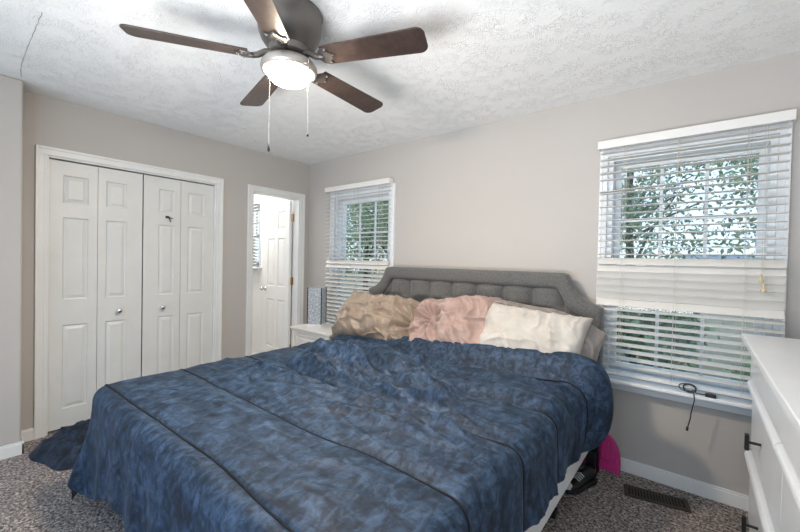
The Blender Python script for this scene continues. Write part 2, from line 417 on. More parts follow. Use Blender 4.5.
# ------------------------------------------------------------------ windows
def window(n, x0, x1, z0, z1, zm, cw, stool, cols=3, top_h=True, case_r=None):
    root = bpy.data.objects.new('window_%d' % n, None); COL.objects.link(root); root.location = ((x0+x1)/2, 0.06, z0); struct(root)
    f = MB(); t = 0.03
    f.box(x0, x0+t, 0.0, 0.13, z0, z1); f.box(x1-t, x1, 0.0, 0.13, z0, z1); f.box(x0+t, x1-t, 0.0, 0.13, z1-t, z1); f.box(x0+t, x1-t, 0.0, 0.13, z0, z0+t)
    f.build('window_frame', MT['vinyl'], root, bevel=0.002)
    def sash(name, a0, a1, y, rails):
        s = MB(); sw = 0.034; lo, hi = rails
        s.box(x0+t, x0+t+sw, y, y+0.03, a0, a1); s.box(x1-t-sw, x1-t, y, y+0.03, a0, a1)
        s.box(x0+t+sw, x1-t-sw, y, y+0.03, a0, a0+lo); s.box(x0+t+sw, x1-t-sw, y, y+0.03, a1-hi, a1)
        o = s.build(name, MT['vinyl'], root, bevel=0.002)
        g = MB(); xa, xb = x0+t+sw, x1-t-sw; za, zb = a0+lo, a1-hi
        for k in range(1, cols): xm = xa+(xb-xa)*k/cols; g.box(xm-0.009, xm+0.009, y+0.008, y+0.022, za, zb)
        if top_h or name == 'upper_sash':
            zz = (za+zb)/2
            for k in range(cols):
                ua = xa+(xb-xa)*k/cols+(0.009 if k else 0); ub = xa+(xb-xa)*(k+1)/cols-(0.009 if k < cols-1 else 0)
                g.box(ua, ub, y+0.009, y+0.021, zz-0.009, zz+0.009)
        g.build('muntin', MT['vinyl'], o)
        p = MB(); p.add([(xa, y+0.015, za), (xb, y+0.015, za), (xb, y+0.015, zb), (xa, y+0.015, zb)], [(0, 1, 2, 3)])
        p.build('pane', MT['glass'], o)
    sash('upper_sash', zm-0.02, z1-t, 0.085, (0.05, 0.04)); sash('lower_sash', z0+t, zm+0.03, 0.052, (0.045, 0.05))
    c = MB()
    c.box(x0-cw, x0, -0.018, 0.0, z0-0.0, z1+cw); c.box(x1, x1+cw, -0.018, 0.0, z0-0.0, z1+cw); c.box(x0, x1, -0.018, 0.0, z1, z1+cw)
    c.box(x0-cw, x0-cw+0.016, -0.026, -0.018, z0, z1+cw); c.box(x1+cw-0.016, x1+cw, -0.026, -0.018, z0, z1+cw)
    c.build('casing', MT['vinyl'], root, bevel=0.002)
    if stool:
        s = MB(); s.box(x0-cw-0.03, x1+cw+0.03, -0.116, 0.0, z0-0.022, z0); s.box(x0, x1, 0.0, 0.05, z0-0.022, z0+0.0)
        s.build('window_sill', MT['vinyl'], root, bevel=0.006, seg=3)
        a = MB(); a.box(x0-cw-0.01, x1+cw+0.01, -0.020, 0.0, z0-0.085, z0-0.022); a.box(x0-cw-0.01, x1+cw+0.01, -0.030, -0.020, z0-0.045, z0-0.022)
        a.build('apron', MT['vinyl'], root, bevel=0.003)
window(1, *WINS[0][:2], 0.605, 2.01, 1.255, 0.060, True)
window(2, *WINS[1][:2], 0.605, 2.03, 1.245, 0.045, True, top_h=False)
window(3, WINS[2][0], WINS[2][1], 1.19, 2.06, 1.62, 0.05, True)

# ------------------------------------------------------------------ blinds
def blind(name, label, x0, x1, zt, zb, y, tilt, cords, closed=(9, 9), skew=None, tassel=None, pitch=0.0435, rail=True, w_=0.050):
    root = thing(name, label, 'window blind', ((x0+x1)/2, y, zb), 'white slatted window blinds')
    hr = MB(); hr.box(x0-0.008, x1+0.008, y-0.034, y-0.028, zt-0.052, zt); hr.box(x0, x1, y-0.028, y+0.028, zt-0.045, zt-0.004)
    hr.box(x0-0.008, x0-0.002, y-0.028, y+0.030, zt-0.052, zt); hr.box(x1+0.002, x1+0.008, y-0.028, y+0.030, zt-0.052, zt)
    hr.build('headrail', MT['rail'], root, bevel=0.002)
    sl = MB(); z = zt-0.075; n = 0; last = z
    while z > zb+0.03:
        th = tilt+random.uniform(-0.04, 0.04)+(math.radians(6) if z < 1.2 else math.radians(-10))
        if closed[0] < z < closed[1]:
            th = math.radians(-64) if closed[0]+0.04 < z < closed[1]-0.055 else math.radians(55)
        sk = 0.0
        if skew and abs(z-skew) < pitch/2: sk = -0.035
        vs = []; ring = []
        for xx in np.linspace(x0+0.004, x1-0.004, 3):
            for k in range(5):
                q = (k/4-0.5)*w_; bow = 0.0025*(1-(2*k/4-1)**2)
                dz0 = sk*(x1-xx)/(x1-x0)+0.0015*math.sin(n*2.3+xx*3)
                for s_ in (0, 1):
                    nn = bow-(0.0028 if s_ else 0)
                    vs.append((xx, y+q*math.cos(th)-nn*math.sin(th), z+dz0+q*math.sin(th)+nn*math.cos(th)))
        fs = []
        for i in range(2):
            o = i*10
            for k in range(4):
                fs.append((o+2*k, o+2*k+2, o+12+2*k, o+10+2*k)); fs.append((o+2*k+1, o+11+2*k, o+13+2*k, o+3+2*k))
            fs.append((o, o+10, o+11, o+1)); fs.append((o+8, o+9, o+19, o+18))
        for o in (0, 20): fs.append((o, o+1, o+3, o+5, o+7, o+9, o+8, o+6, o+4, o+2))
        sl.add(vs, fs); last = z; z -= pitch; n += 1
    sl.build('slats', MT['slat'], root)
    br = MB(); br.box(x0+0.004, x1-0.004, y-0.026, y+0.026, zb, zb+0.017); br.build('bottom_rail', MT['rail'], root, bevel=0.003)
    for cx in cords:
        c = MB()
        for yy in (y-0.0275, y+0.0275): c.tube([(cx, yy, zt-0.05), (cx, yy, zb+0.012)], 0.0012, 5)
        c.tube([(cx+0.012, y, zt-0.05), (cx+0.012, y, zb+0.012)], 0.0010, 5)
        c.build('ladder_cord', MT['cord'], root)
    if tassel:
        tx, tz, two = tassel
        c = MB(); c.tube([(tx, y-0.036, zt-0.05), (tx+0.004, y-0.036, (zt+tz)/2), (tx+0.002, y-0.036, tz)], 0.0011, 5)
        if two: c.tube([(tx+0.010, y-0.036, zt-0.05), (tx+0.008, y-0.037, (zt+tz)/2), (tx+0.012, y-0.036, tz-0.05)], 0.0011, 5)
        pc = c.build('pull_cord', MT['cord'], root)
        for (a, b_) in ((0.002, 0), (0.012, -0.05))[:2 if two else 1]:
            t = MB(); t.lathe([(0.003, 0.0), (0.006, -0.006), (0.005, -0.018), (0.011, -0.034), (0.012, -0.040), (0, -0.042)], (tx+a, y-0.036, tz+b_), 12)
            t.build('tassel', MT['tassel'], pc, smooth=True)
    return root
blind('window_blind', 'white slatted blind with open slats on the smaller window left of the headboard', 0.40, 1.325, 2.11, 0.640, -0.055, math.radians(20), (0.56, 0.86, 1.20), closed=(1.225, 1.30), tassel=(1.215, 1.235, False))
blind('window_blind', 'white slatted blind with some closed middle slats on the large window above the dresser', 3.125, 3.995, 2.118, 0.628, -0.062, math.radians(8), (3.265, 3.535, 3.835), closed=(1.085, 1.35), skew=1.845, tassel=(3.895, 1.29, True))
blind('window_blind', 'white slatted blind seen through the doorway in the bathroom', -1.84, -1.04, 2.10, 1.165, -0.055, math.radians(40), (-1.65, -1.2))

# ------------------------------------------------------------------ ceiling fan
AX, AY = 2.165, -1.764
fan = thing('ceiling_fan', 'five bladed brown ceiling fan with a lit glass bowl, mounted flush to the ceiling', 'ceiling fan', (AX, AY, 2.11))
fh = MB(); fh.lathe([(0.0, H), (0.142, H), (0.146, H-0.012), (0.142, H-0.022), (0.141, H-0.060), (0.137, H-0.095), (0.126, H-0.125), (0.108, H-0.150), (0.090, H-0.165), (0.086, H-0.190), (0.07, H-0.200), (0, H-0.200)], (AX, AY, 0), 56)
fh.build('motor_housing', MT['pewter'], fan, smooth=True, angle=40)
lk = MB(); lk.lathe([(0.0, 2.245), (0.060, 2.245), (0.062, 2.234), (0.085, 2.226), (0.112, 2.212), (0.123, 2.196), (0.125, 2.184), (0.122, 2.172), (0.112, 2.166), (0.100, 2.166), (0.098, 2.180), (0, 2.186)], (AX, AY, 0), 56)
lko = lk.build('light_fitting', MT['ring'], fan, smooth=True, angle=50)
gb = MB(); gb.lathe([(0.097, 2.176), (0.097, 2.164), (0.091, 2.148), (0.077, 2.132), (0.055, 2.121), (0.028, 2.115), (0, 2.114)], (AX, AY, 0), 40)
gbo = gb.build('glass_bowl', MT['bulb'], lko, smooth=True); gbo['label'] = 'lit white glass bowl'
PITCHB = math.radians(-12)
for k in range(5):
    a = math.radians(237.96+72*k)
    rx = Vector((math.cos(a), math.sin(a), 0)); ty = Vector((-math.sin(a), math.cos(a), 0)); zz = Vector((0, 0, 1))
    c0 = Vector((AX, AY, 2.222))
    tyt = ty*math.cos(PITCHB)+zz*math.sin(PITCHB); nn = rx.cross(tyt).normalized()
    def W(r, s, h): return c0+rx*r+tyt*s+nn*h
    # outline of the blade: narrow root, wide tip with rounded corners
    ol = []
    r0, r1, w0, w1 = 0.175, 0.640, 0.052, 0.066
    for t in np.linspace(0, 1, 9): ol.append((r0+(r1-0.036-r0)*t, -(w0+(w1-w0)*t)))
    for q in np.linspace(-PI/2, 0, 8)[1:]: ol.append((r1-0.036+0.030*math.cos(q)+0.006*(1-abs(q)/(PI/2)), -(w1-0.032)+0.032*math.sin(q)))
    for q in np.linspace(0, PI/2, 8): ol.append((r1-0.036+0.030*math.cos(q)+0.006*(1-abs(q)/(PI/2)), (w1-0.032)+0.032*math.sin(q)))
    for t in np.linspace(1, 0, 9)[1:]: ol.append((r0+(r1-0.036-r0)*t, (w0+(w1-w0)*t)))
    bl = MB(); bl.prism(ol, lambda r, s: W(r, s, 0.0), lambda r, s: W(r, s, 0.007))
    bo = bl.build('blade', MT['walnut'], fan, bevel=0.0015)
    ir = MB()
    plate = [(0.150, -0.012), (0.165, -0.036), (0.185, -0.046), (0.208, -0.044), (0.196, -0.030), (0.214, -0.012), (0.232, 0.0), (0.214, 0.012), (0.196, 0.030), (0.208, 0.044), (0.185, 0.046), (0.165, 0.036), (0.150, 0.012)]
    ir.prism(plate, lambda r, s: W(r, s, -0.006), lambda r, s: W(r, s, 0.0))
    pts = [c0+rx*0.075+zz*0.028, c0+rx*0.105+zz*0.022, c0+rx*0.135+zz*0.004, W(0.160, 0, -0.003), W(0.175, 0, -0.004)]
    ir.tube(pts, [0.016, 0.015, 0.014, 0.013, 0.006], 8)
    iro = ir.build('blade_bracket', MT['pewter'], bo, bevel=0.001)
    for (r, s) in ((0.196, -0.036), (0.196, 0.036), (0.218, 0.0)):
        ir2 = MB(); p = W(r, s, -0.006); ir2.tube([p, p-nn*0.004], [0.0055, 0.004], 8); ir2.build('screw', MT['chrome'], bo)
RV = Vector((math.cos(YAW), math.sin(YAW), 0))
for (off, zend, fob) in ((-0.058, 1.815, 0.016), (0.110, 1.867, 0.007)):
    p = Vector((AX, AY, 0))+RV*off-Vector((F.x, F.y, 0)).normalized()*0.085
    ch = MB(); ch.tube([p+Vector((0, 0, 2.19)), p+Vector((0, 0, zend))], 0.0018, 6)
    for i in range(28): ch.lathe([(0, 0.0022), (0.0024, 0), (0, -0.0022)], p+Vector((0, 0, 2.18-(2.18-zend)*i/28)), 6)
    co_ = ch.build('pull_chain', MT['chrome'], fan)
    fb = MB(); fb.lathe([(0, 0.004), (0.003, 0.0), (0.005, -fob), (0.0055, -fob*1.6), (0, -fob*2)], p+Vector((0, 0, zend)), 10); fb.build('chain_fob', MT['blackmetal'], co_, smooth=True)

# ------------------------------------------------------------------ bed
BX0, BX1, BY0, BY1, BT = 1.175, 3.145, -2.25, -0.18, 0.605
bed = thing('bed', 'wide bed with tufted grey upholstered headboard and white box spring between two windows', 'bed', (2.16, -1.2, 0.0))
# headboard outline: flat top, concave shoulders
XC = 2.165
def outl(kind):
    if kind == 'o': half = [(1.015, 0.30), (1.015, 0.70), (1.015, 0.95), (1.013, 1.045), (0.985, 1.058), (0.94, 1.075), (0.90, 1.098), (0.87, 1.125), (0.845, 1.155), (0.826, 1.19), (0.812, 1.225), (0.800, 1.250), (0.775, 1.262), (0.60, 1.263), (0.30, 1.264), (0.0, 1.264)]
    else: half = [(0.915, 0.30), (0.915, 0.70), (0.915, 0.88), (0.912, 0.955), (0.900, 0.968), (0.87, 0.985), (0.835, 1.010), (0.805, 1.040), (0.782, 1.072), (0.765, 1.105), (0.752, 1.132), (0.738, 1.148), (0.715, 1.155), (0.56, 1.156), (0.28, 1.156), (0.0, 1.156)]
    return [(XC+a, z) for a, z in half]+[(XC-a, z) for a, z in half[::-1][1:]]
oo, ii = outl('o'), outl('i')
def densify(p, m=4):
    q = []
    for a, b_ in zip(p[:-1], p[1:]):
        for k in range(m): q.append((a[0]+(b_[0]-a[0])*k/m, a[1]+(b_[1]-a[1])*k/m))
    return q+[p[-1]]
oo, ii = densify(oo), densify(ii)
hbm = MB(); prof = [(0.0, -0.118), (0.03, -0.142), (0.10, -0.157), (0.22, -0.164), (0.5, -0.167), (0.78, -0.164), (0.92, -0.157), (0.985, -0.145), (1.0, -0.130), (1.0, -0.092)]
vs = []
for (a, b_) in zip(ii, oo):
    for s, y in prof: vs.append((a[0]+(b_[0]-a[0])*s, y, a[1]+(b_[1]-a[1])*s))
hbm.add(vs, grid_faces(len(prof), len(oo)))
nb = len(oo); hbm.add([(p[0], -0.092, p[1]) for p in oo], [tuple(range(nb))])
hb = hbm.build('headboard', MT['hb'], bed, smooth=True, angle=60)
# tufted panel
nx, nz = 260, 90
DX = 0.2185; ZB = 1.025; DZ = 0.125
def inner_top(x): 
    h_ = abs(x-XC); pts = outl('i')[3:16]
    px = [q[0]-XC for q in pts][::-1]; pz = [q[1] for q in pts][::-1]
    return float(np.interp(h_, px, pz))
X = np.linspace(XC-0.912, XC+0.912, nx); vs = []
for j in range(nz):
    for i in range(nx):
        x_ = X[i]; zt = inner_top(x_)+0.004; z_ = 0.55+(zt-0.55)*j/(nz-1)
        ph = (x_-1.85)/DX
        up = abs(math.sin(PI*ph))**0.7
        v_ = (z_-ZB)/DZ
        a1 = abs(math.sin(PI*(ph+v_)/1.0*0.5+0)) ; a2 = abs(math.sin(PI*(ph-v_)*0.5))
        dia = (a1*a2)**0.6
        # buttons where both diagonals vanish
        k = sstep(-0.25, 0.12, v_)
        d = dia*(1-k)+up*k
        edge = min(1.0, (zt-z_)/0.035+0.25)
        d = d*min(1, 0.35+0.65*edge)
        by = 0
        vs.append((x_, -0.100-0.062*d, z_))
tm = MB().add(vs, grid_faces(nx, nz)); tp = tm.build('tufted_panel', MT['hb'], hb, smooth=True)
for row in range(0, 3):
    for k in range(-3, 6):
        x_ = 1.85+DX*(k+(row % 2)); z_ = ZB-row*DZ
        if row % 2: x_ = 1.85+DX*(k)+DX
        if abs(x_-XC) > 0.80 or z_ > inner_top(x_)-0.05: continue
        if (row % 2) != (k % 2) and row: pass
        bt = MB(); bt.lathe([(0.012, 0), (0.012, 0.004), (0.008, 0.009), (0, 0.010)], (x_, -0.102, z_), 14, mtx=Matrix.Rotation(PI/2, 4, 'X')); bt.build('button', MT['hb'], hb, smooth=True)
for sx_ in (1.17, 3.13):
    l_ = MB(); l_.box(sx_, sx_+0.05, -0.15, -0.10, 0.0, 0.31); l_.build('headboard_leg', MT['blackmetal'], bed, bevel=0.003)
# box spring, mattress, frame
bs = MB(); bs.box(BX0+0.01, BX1+0.016, BY0+0.02, BY1, 0.185, 0.395); bs.build('box_spring', MT['white_fab'], bed, bevel=0.025, seg=4)
ma = MB(); ma.box(BX0, BX1, BY0, BY1, 0.40, BT); ma.build('mattress', MT['sheet'], bed, bevel=0.05, seg=5)
fr = MB()
for xx in (BX0+0.06, 2.14, BX1-0.09): fr.box(xx, xx+0.035, BY0+0.05, -0.17, 0.15, 0.185)
fr.box(BX0+0.06, BX1-0.055, -0.21, -0.17, 0.15, 0.184); fr.box(BX0+0.06, BX1-0.055, BY0+0.2, BY0+0.24, 0.15, 0.184)
fr.build('metal_frame', MT['blackmetal'], bed, bevel=0.002)
for (xx, yy) in ((BX1-0.075, -0.74), (BX1-0.075, -1.75), (BX0+0.075, -0.74), (BX0+0.075, -1.9), (2.157, -0.74), (2.157, -1.75)):
    l_ = MB(); l_.box(xx-0.016, xx+0.016, yy-0.016, yy+0.016, 0.03, 0.15); l_.box(xx-0.028, xx+0.028, yy-0.028, yy+0.028, 0.0, 0.035); l_.build('frame_leg', MT['blackmetal'], bed, bevel=0.003)
bf = MB(); bf.box(BX1-0.03, BX1+0.035, -0.26, -0.10, 0.0, 0.03); bf.box(BX1-0.02, BX1+0.03, -0.21, -0.18, 0.03, 0.15); bf.build('headboard_bracket', MT['blackmetal'], bed, bevel=0.003)

# ------------------------------------------------------------------ comforter
nS, nT = 400, 540
SL, SR = BX0+0.055-0.55, BX1-0.055+0.345
TF, TH = BY0+0.055-0.45, -0.375
S, T = np.meshgrid(np.linspace(SL, SR, nS), np.linspace(TF, TH, nT))
rr = 0.075
ix0, ix1, iy0 = BX0+0.055, BX1-0.055, BY0+0.055
cx = np.clip(S, ix0, ix1); cy = np.maximum(T, iy0)
ex, ey = S-cx, T-cy
d = np.sqrt(ex**2+ey**2)+1e-9; nxv, nyv = ex/d, ey/d
right = sstep(0.0, 0.05, ex)
# the hem wanders a little
hemv = 1+0.06*(fbm(S*1.4+9, T*1.4, 50, 3)-0.5)
d4 = (np.abs(ex)**2.4+np.abs(ey)**2.4)**(1/2.4)
dd = d4*hemv*(1+0.34*np.where(ey < 0, 1, 0)*np.where(S > ix0, np.exp(-((S-ix0)/0.27)**2), 1-sstep(0.0, 0.42, ix0-S)))
arc = rr*PI/2
aa = np.clip(dd/rr, 0, PI/2)
out = rr*np.sin(aa); down = rr*(1-np.cos(aa))
rest = np.maximum(dd-arc, 0)
corner = sstep(0.02, 0.2, np.minimum(np.abs(ex), np.abs(ey)))
slope = 0.05+0.17*corner
out = out+rest*slope; down = down+rest*np.sqrt(1-slope**2)
# head end: thick folded-over edge that swells towards the right
xr = np.clip((cx-1.2)/1.95, 0, 1)
hr_ = 0.070+0.120*xr**1.3
sg = 0.075+0.045*xr
tc_ = -0.50-0.02*xr
roll = hr_*np.exp(-((T-tc_)/sg)**2)
front = sstep(-0.375, -0.43, T)
lip = sstep(tc_+0.0, tc_+0.12, T)
head = np.exp(-((T-tc_)/0.17)**2)
Xp = cx+nxv*out; Yp = cy+nyv*out; Zp = BT+0.030-down
bul = np.exp(-((T+0.50)/0.16)**2)*sstep(0.0, 0.06, ex)
Xp = Xp+bul*(0.108*np.sin(np.clip(ex/0.36, 0, 1)*PI)**0.8+0.03)
Zp = Zp+roll*(1-sstep(0.02, 0.30, ex))
# puffs and quilting seams running across the bed
seams = [-2.205, -1.835, -1.43, -1.03, -0.665]
seam = np.zeros_like(S); puff = np.zeros_like(S)
for s0 in seams:
    wob = s0+0.020*(vnoise(S*2.1, S*0+s0*7, 77)-0.5)*2+0.02*np.sin((S-1.2)*1.3)
    g = T-wob
    seam += np.exp(-(g/0.0075)**2); puff += np.exp(-(g/0.05)**2)
flat = 1-sstep(0, 0.10, d)
# wrinkles
wx = S+0.06*(fbm(S*2.5, T*2.5, 5)-0.5); wy = T+0.06*(fbm(S*2.5+40, T*2.5, 6)-0.5)
def dirn(fx, fy, ang_): 
    c_, s_ = math.cos(ang_), math.sin(ang_); return ((wx*c_+wy*s_)*fx, (-wx*s_+wy*c_)*fy)
a_, b_ = dirn(1.0, 8.5, 0.30); W1 = ridge(a_, b_, 21)**2.2
a_, b_ = dirn(2.0, 15.0, -0.22); W2 = ridge(a_+9, b_, 22)**3.0
a_, b_ = dirn(2.6, 12.0, 0.8); W3 = ridge(a_, b_+5, 23)**3.0
a_, b_ = dirn(7, 20.0, 0.15); W4 = ridge(a_, b_+5, 29)**2.0
big = fbm(S*1.7+3, T*1.9, 31, 3)
msk = sstep(0.38, 0.62, fbm(S*1.6+20, T*1.6+4, 41, 3))
nearhead = sstep(-2.0, -1.15, T)
amp = (0.35+0.65*msk)*(0.55+0.75*nearhead)
a_, b_ = dirn(0.9, 6.5, 0.05); W5 = ridge(a_+31, b_+3, 91)**3.0
a_, b_ = dirn(1.3, 7.5, 0.60); W6 = ridge(a_+11, b_+3, 93)**3.5
a_, b_ = dirn(0.8, 8.0, -0.10); W7 = ridge(a_+51, b_+13, 95)**3.0
a_, b_ = dirn(3.2, 16.0, 0.22); W8 = ridge(a_+1, b_+23, 97)**3.0
wr = 0.030*W1*amp*(0.25+0.75*nearhead)+0.016*W2*amp*nearhead+0.018*W3*msk*(0.25+0.75*nearhead)+0.004*W4*(0.15+nearhead)+0.034*W5*amp*(0.3+0.7*nearhead)+0.026*W6*msk*(0.3+0.7*nearhead)+0.030*W7*amp*(0.2+0.8*nearhead)+0.005*W8*amp*(0.2+0.8*nearhead)+0.022*(big-0.5)
wr = wr*(1-0.5*sstep(-1.0, -0.80, T)-0.46*sstep(-0.78, -0.60, T))
wr = wr*(1-0.75*puff)*1.3-0.010*seam-0.009*puff
wr = wr*(0.22+0.78*sstep(1.22, 1.75, S))*(1-0.4*sstep(2.95, 3.10, S))
# pulled creases running back from the roll
strip = ridge(S*1.1+T*2.0, T*11+S*2.6+2*fbm(S*2, T*2, 8), 61)**2.5
wr = wr+0.018*strip*np.exp(-((T+0.72)/0.16)**2)
fold = np.sin((np.where(np.abs(ex) > np.abs(ey), T, S))*26+5*fbm(S*2, T*2, 13))
hang = sstep(arc*0.8, 0.35, d)
ow = wr*(1-flat)*0.5+hang*0.007*fold*(0.5+fbm(S*3, T*3, 14))
Zp = Zp+wr*flat
Xp = Xp+nxv*ow; Yp = Yp+nyv*ow
# lip at the head end turns under
Zp = Zp-lip*0.05*(1+xr)*flat
Zp = np.where((d < 0.02) & (Zp < BT+0.014), BT+0.014, Zp)
# rest on the floor where it is long enough
ov = np.maximum(0.012-Zp, 0); Zp = np.maximum(Zp, 0.012+0.012*fbm(S*9, T*9, 15)*(ov > 0)); Xp = Xp+nxv*ov*0.12; Yp = Yp+nyv*ov*0.12
vs = np.stack([Xp, Yp, Zp], -1).reshape(-1, 3)
cm = MB(); cm.v = [tuple(map(float, p)) for p in vs]; cm.f = grid_faces(nS, nT)
me = bpy.data.meshes.new('comforter'); me.from_pydata(cm.v, [], cm.f); me.update()
cf = bpy.data.objects.new('comforter', me); COL.objects.link(cf)
me.materials.append(MT['velvet']); me.polygons.foreach_set('use_smooth', [True]*len(me.polygons))
under = N('brown_lining'); under.base((0.075, 0.055, 0.045, 1)); under.set(Roughness=0.85); me.materials.append(under.m)
sd = cf.modifiers.new('thick', 'SOLIDIFY'); sd.thickness = 0.006; sd.offset = -1.0; sd.material_offset = 1; sd.material_offset_rim = 0; sd.use_rim = True
seam_shade_mat = simple('seam_shade', (0.004, 0.007, 0.013, 1), 0.9)  # near-black colour puts the shade of the seam grooves into tubes
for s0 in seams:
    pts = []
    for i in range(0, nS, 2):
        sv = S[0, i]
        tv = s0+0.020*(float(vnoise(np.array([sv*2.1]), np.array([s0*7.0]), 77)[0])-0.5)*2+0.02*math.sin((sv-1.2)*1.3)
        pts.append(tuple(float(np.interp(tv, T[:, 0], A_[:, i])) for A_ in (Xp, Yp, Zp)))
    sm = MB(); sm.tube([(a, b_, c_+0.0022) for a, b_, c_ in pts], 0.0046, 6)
    so = sm.build('seam', seam_shade_mat, cf, smooth=True)
tag(cf, 'rumpled dark blue velvet comforter with quilted seams spread over the bed', 'comforter')

# ------------------------------------------------------------------ pillows
def pillow(name, label, mat, ctr, w_, h_, t_, lean, yaw=0.0, roll=0.0, seed=1, crease=1.0, pinch=0.12, knot=None, stripes=False, n=70, droop=0.0):
    m = MB(); allv = []
    u = np.linspace(-1, 1, n); Ug, Vg = np.meshgrid(u, u)
    for side in (1, -1):
        edgeu = 1-np.abs(Ug)**2.6; edgev = 1-np.abs(Vg)**2.6
        th = t_/2*np.clip(edgeu, 0, 1)**0.5*np.clip(edgev, 0, 1)**0.5
        px = w_/2*Ug*(1-pinch*0.55*(1-Vg**2)*np.abs(Ug)**3); pz = h_/2*Vg*(1-pinch*(1-Ug**2)*np.abs(Vg)**3)
        a = Ug*w_*3+0.5*fbm(Ug*2+seed, Vg*2, seed); b_ = Vg*h_*3+0.5*fbm(Ug*2, Vg*2+seed, seed+1)
        cr = 0.016*ridge(a*0.8+b_*0.7+seed, b_*2.2-a*0.6, seed+2+side)**2.0+0.016*ridge(a*2.0+seed*3+b_*0.5, b_*0.6+a*0.5, seed+5+side)**2.2+0.03*(fbm(a*0.8, b_*0.8, seed+9+side, 2)-0.5)+0.004*ridge(a*3, b_*2.2+a*1.5, seed+12)**2
        th2 = th+crease*cr*np.minimum(1, th/(t_*0.2))
        if knot is not None:
            ku, kv, kd = knot; r_ = np.sqrt(((Ug-ku)*w_/2)**2+((Vg-kv)*h_/2)**2)
            an = np.arctan2((Vg-kv)*h_, (Ug-ku)*w_)
            th2 = th2*(1-kd*np.exp(-(r_/0.10)**2))+crease*0.016*np.sin(an*9+3*fbm(an*2, r_*4, seed))*np.exp(-(r_/0.20)**2)*np.minimum(1, r_/0.05)*np.minimum(1, th/(t_*0.2))
        pz = pz-droop*np.maximum(Ug, 0)**2
        allv.append(np.stack([px, -side*th2, pz], -1))
    rot = Euler((lean, roll, yaw), 'XYZ').to_matrix()
    for k, a in enumerate(allv):
        P_ = a.reshape(-1, 3) @ np.array(rot).T+np.array(ctr)
        f = grid_faces(n, n); f = f if k == 0 else [q[::-1] for q in f]
        m.add(P_.tolist(), f)
    o = m.build(name, mat, smooth=True, weld=True)
    return tag(o, label, 'pillow', 'pillows against the headboard')
pillow('pillow', 'large crumpled tan satin pillow nearest the small window', MT['tan'], (1.505, -0.385, 0.795), 0.84, 0.46, 0.30, math.radians(-38), math.radians(3), math.radians(1), seed=3, crease=2.3, knot=(0.98, 0.0, 0.55), pinch=0.10, n=110)
pillow('pillow', 'dusty pink pillow between the tan pillow and the white pillow', MT['pink'], (2.20, -0.345, 0.83), 0.74, 0.48, 0.22, math.radians(-36), math.radians(-2), math.radians(-7), seed=14, crease=1.9, knot=(-0.35, 0.1, 0.55), n=100)
pillow('pillow', 'taupe satin pillow standing behind the white pillow at the right end of the headboard', MT['taupe'], (2.83, -0.275, 0.865), 0.80, 0.40, 0.12, math.radians(-18), math.radians(-3), math.radians(2), droop=0.14, seed=25, crease=1.6, pinch=0.16, n=90)
pillow('pillow', 'plain white cotton pillow leaning in front of the taupe pillow', MT['cream'], (2.81, -0.395, 0.85), 0.68, 0.40, 0.16, math.radians(-32), math.radians(-3), math.radians(3), seed=36, crease=1.2, pinch=0.13, n=90)

# ------------------------------------------------------------------ nightstand and lamp
NX0, NX1, NY0, NY1, NZ = 0.335, 0.95, -0.455, -0.12, 0.61
ns = thing('nightstand', 'small white wooden nightstand in the corner beside the bathroom doorway', 'nightstand', ((NX0+NX1)/2, (NY0+NY1)/2, 0))
m = MB(); m.box(NX0-0.012, NX1+0.012, NY0-0.012, NY1, NZ-0.022, NZ); m.build('nightstand_top', MT['night'], ns, bevel=0.004)
m = MB(); m.box(NX0+0.01, NX1-0.01, NY0+0.012, NY1, 0.12, NZ-0.022); m.box(NX0+0.01, NX1-0.01, NY0, NY0+0.012, NZ-0.05, NZ-0.022); m.build('cabinet_body', MT['night'], ns, bevel=0.002)
for (a, b_) in ((0.345, 0.555), (0.125, 0.335)):
    dr = panel_leaf(NX1-NX0-0.10, b_-a, 0.012, [(0.025, NX1-NX0-0.125)], [(0.025, b_-a-0.025)])
    place(dr, lambda u, d, v: (NX0+0.05+u, NY0+0.006-d, a+v)); do = dr.build('drawer', MT['night'], ns, weld=True)
    kb = MB(); kb.lathe([(0.006, 0), (0.006, 0.012), (0.014, 0.02), (0.012, 0.028), (0, 0.03)], ((NX0+NX1)/2, NY0+0.008, (a+b_)/2), 16, mtx=Matrix.Rotation(PI/2, 4, 'X')); kb.build('drawer_knob', MT['blackmetal'], do, smooth=True)
for xx in (NX0+0.008, NX1-0.048):
    for yy in (NY0-0.002, NY1-0.04):
        m = MB(); m.box(xx, xx+0.04, yy, yy+0.04, 0.0, NZ-0.022); m.build('leg', MT['night'], ns, bevel=0.003)
lp = thing('table_lamp', 'small square grey textured lamp standing on the white nightstand', 'lamp', (0.475, -0.235, NZ))
rz = Matrix.Translation((0.475, -0.235, 0)) @ Matrix.Rotation(math.radians(31), 4, 'Z')
m = MB(); m.box(-0.085, 0.085, -0.085, 0.085, NZ, NZ+0.022, rz); m.build('lamp_base', MT['dresser'], lp, bevel=0.004)
m = MB(); m.box(-0.075, 0.075, -0.075, 0.075, NZ+0.022, NZ+0.405, rz); m.build('lamp_body', MT['pressed'], lp, bevel=0.003)
m = MB()
for sx_ in (-1, 1):
    for sy_ in (-1, 1): m.box(sx_*0.075-0.004, sx_*0.075+0.004, sy_*0.075-0.004, sy_*0.075+0.004, NZ+0.022, NZ+0.408, rz)
m.build('corner_strips', MT['blackmetal'], lp)

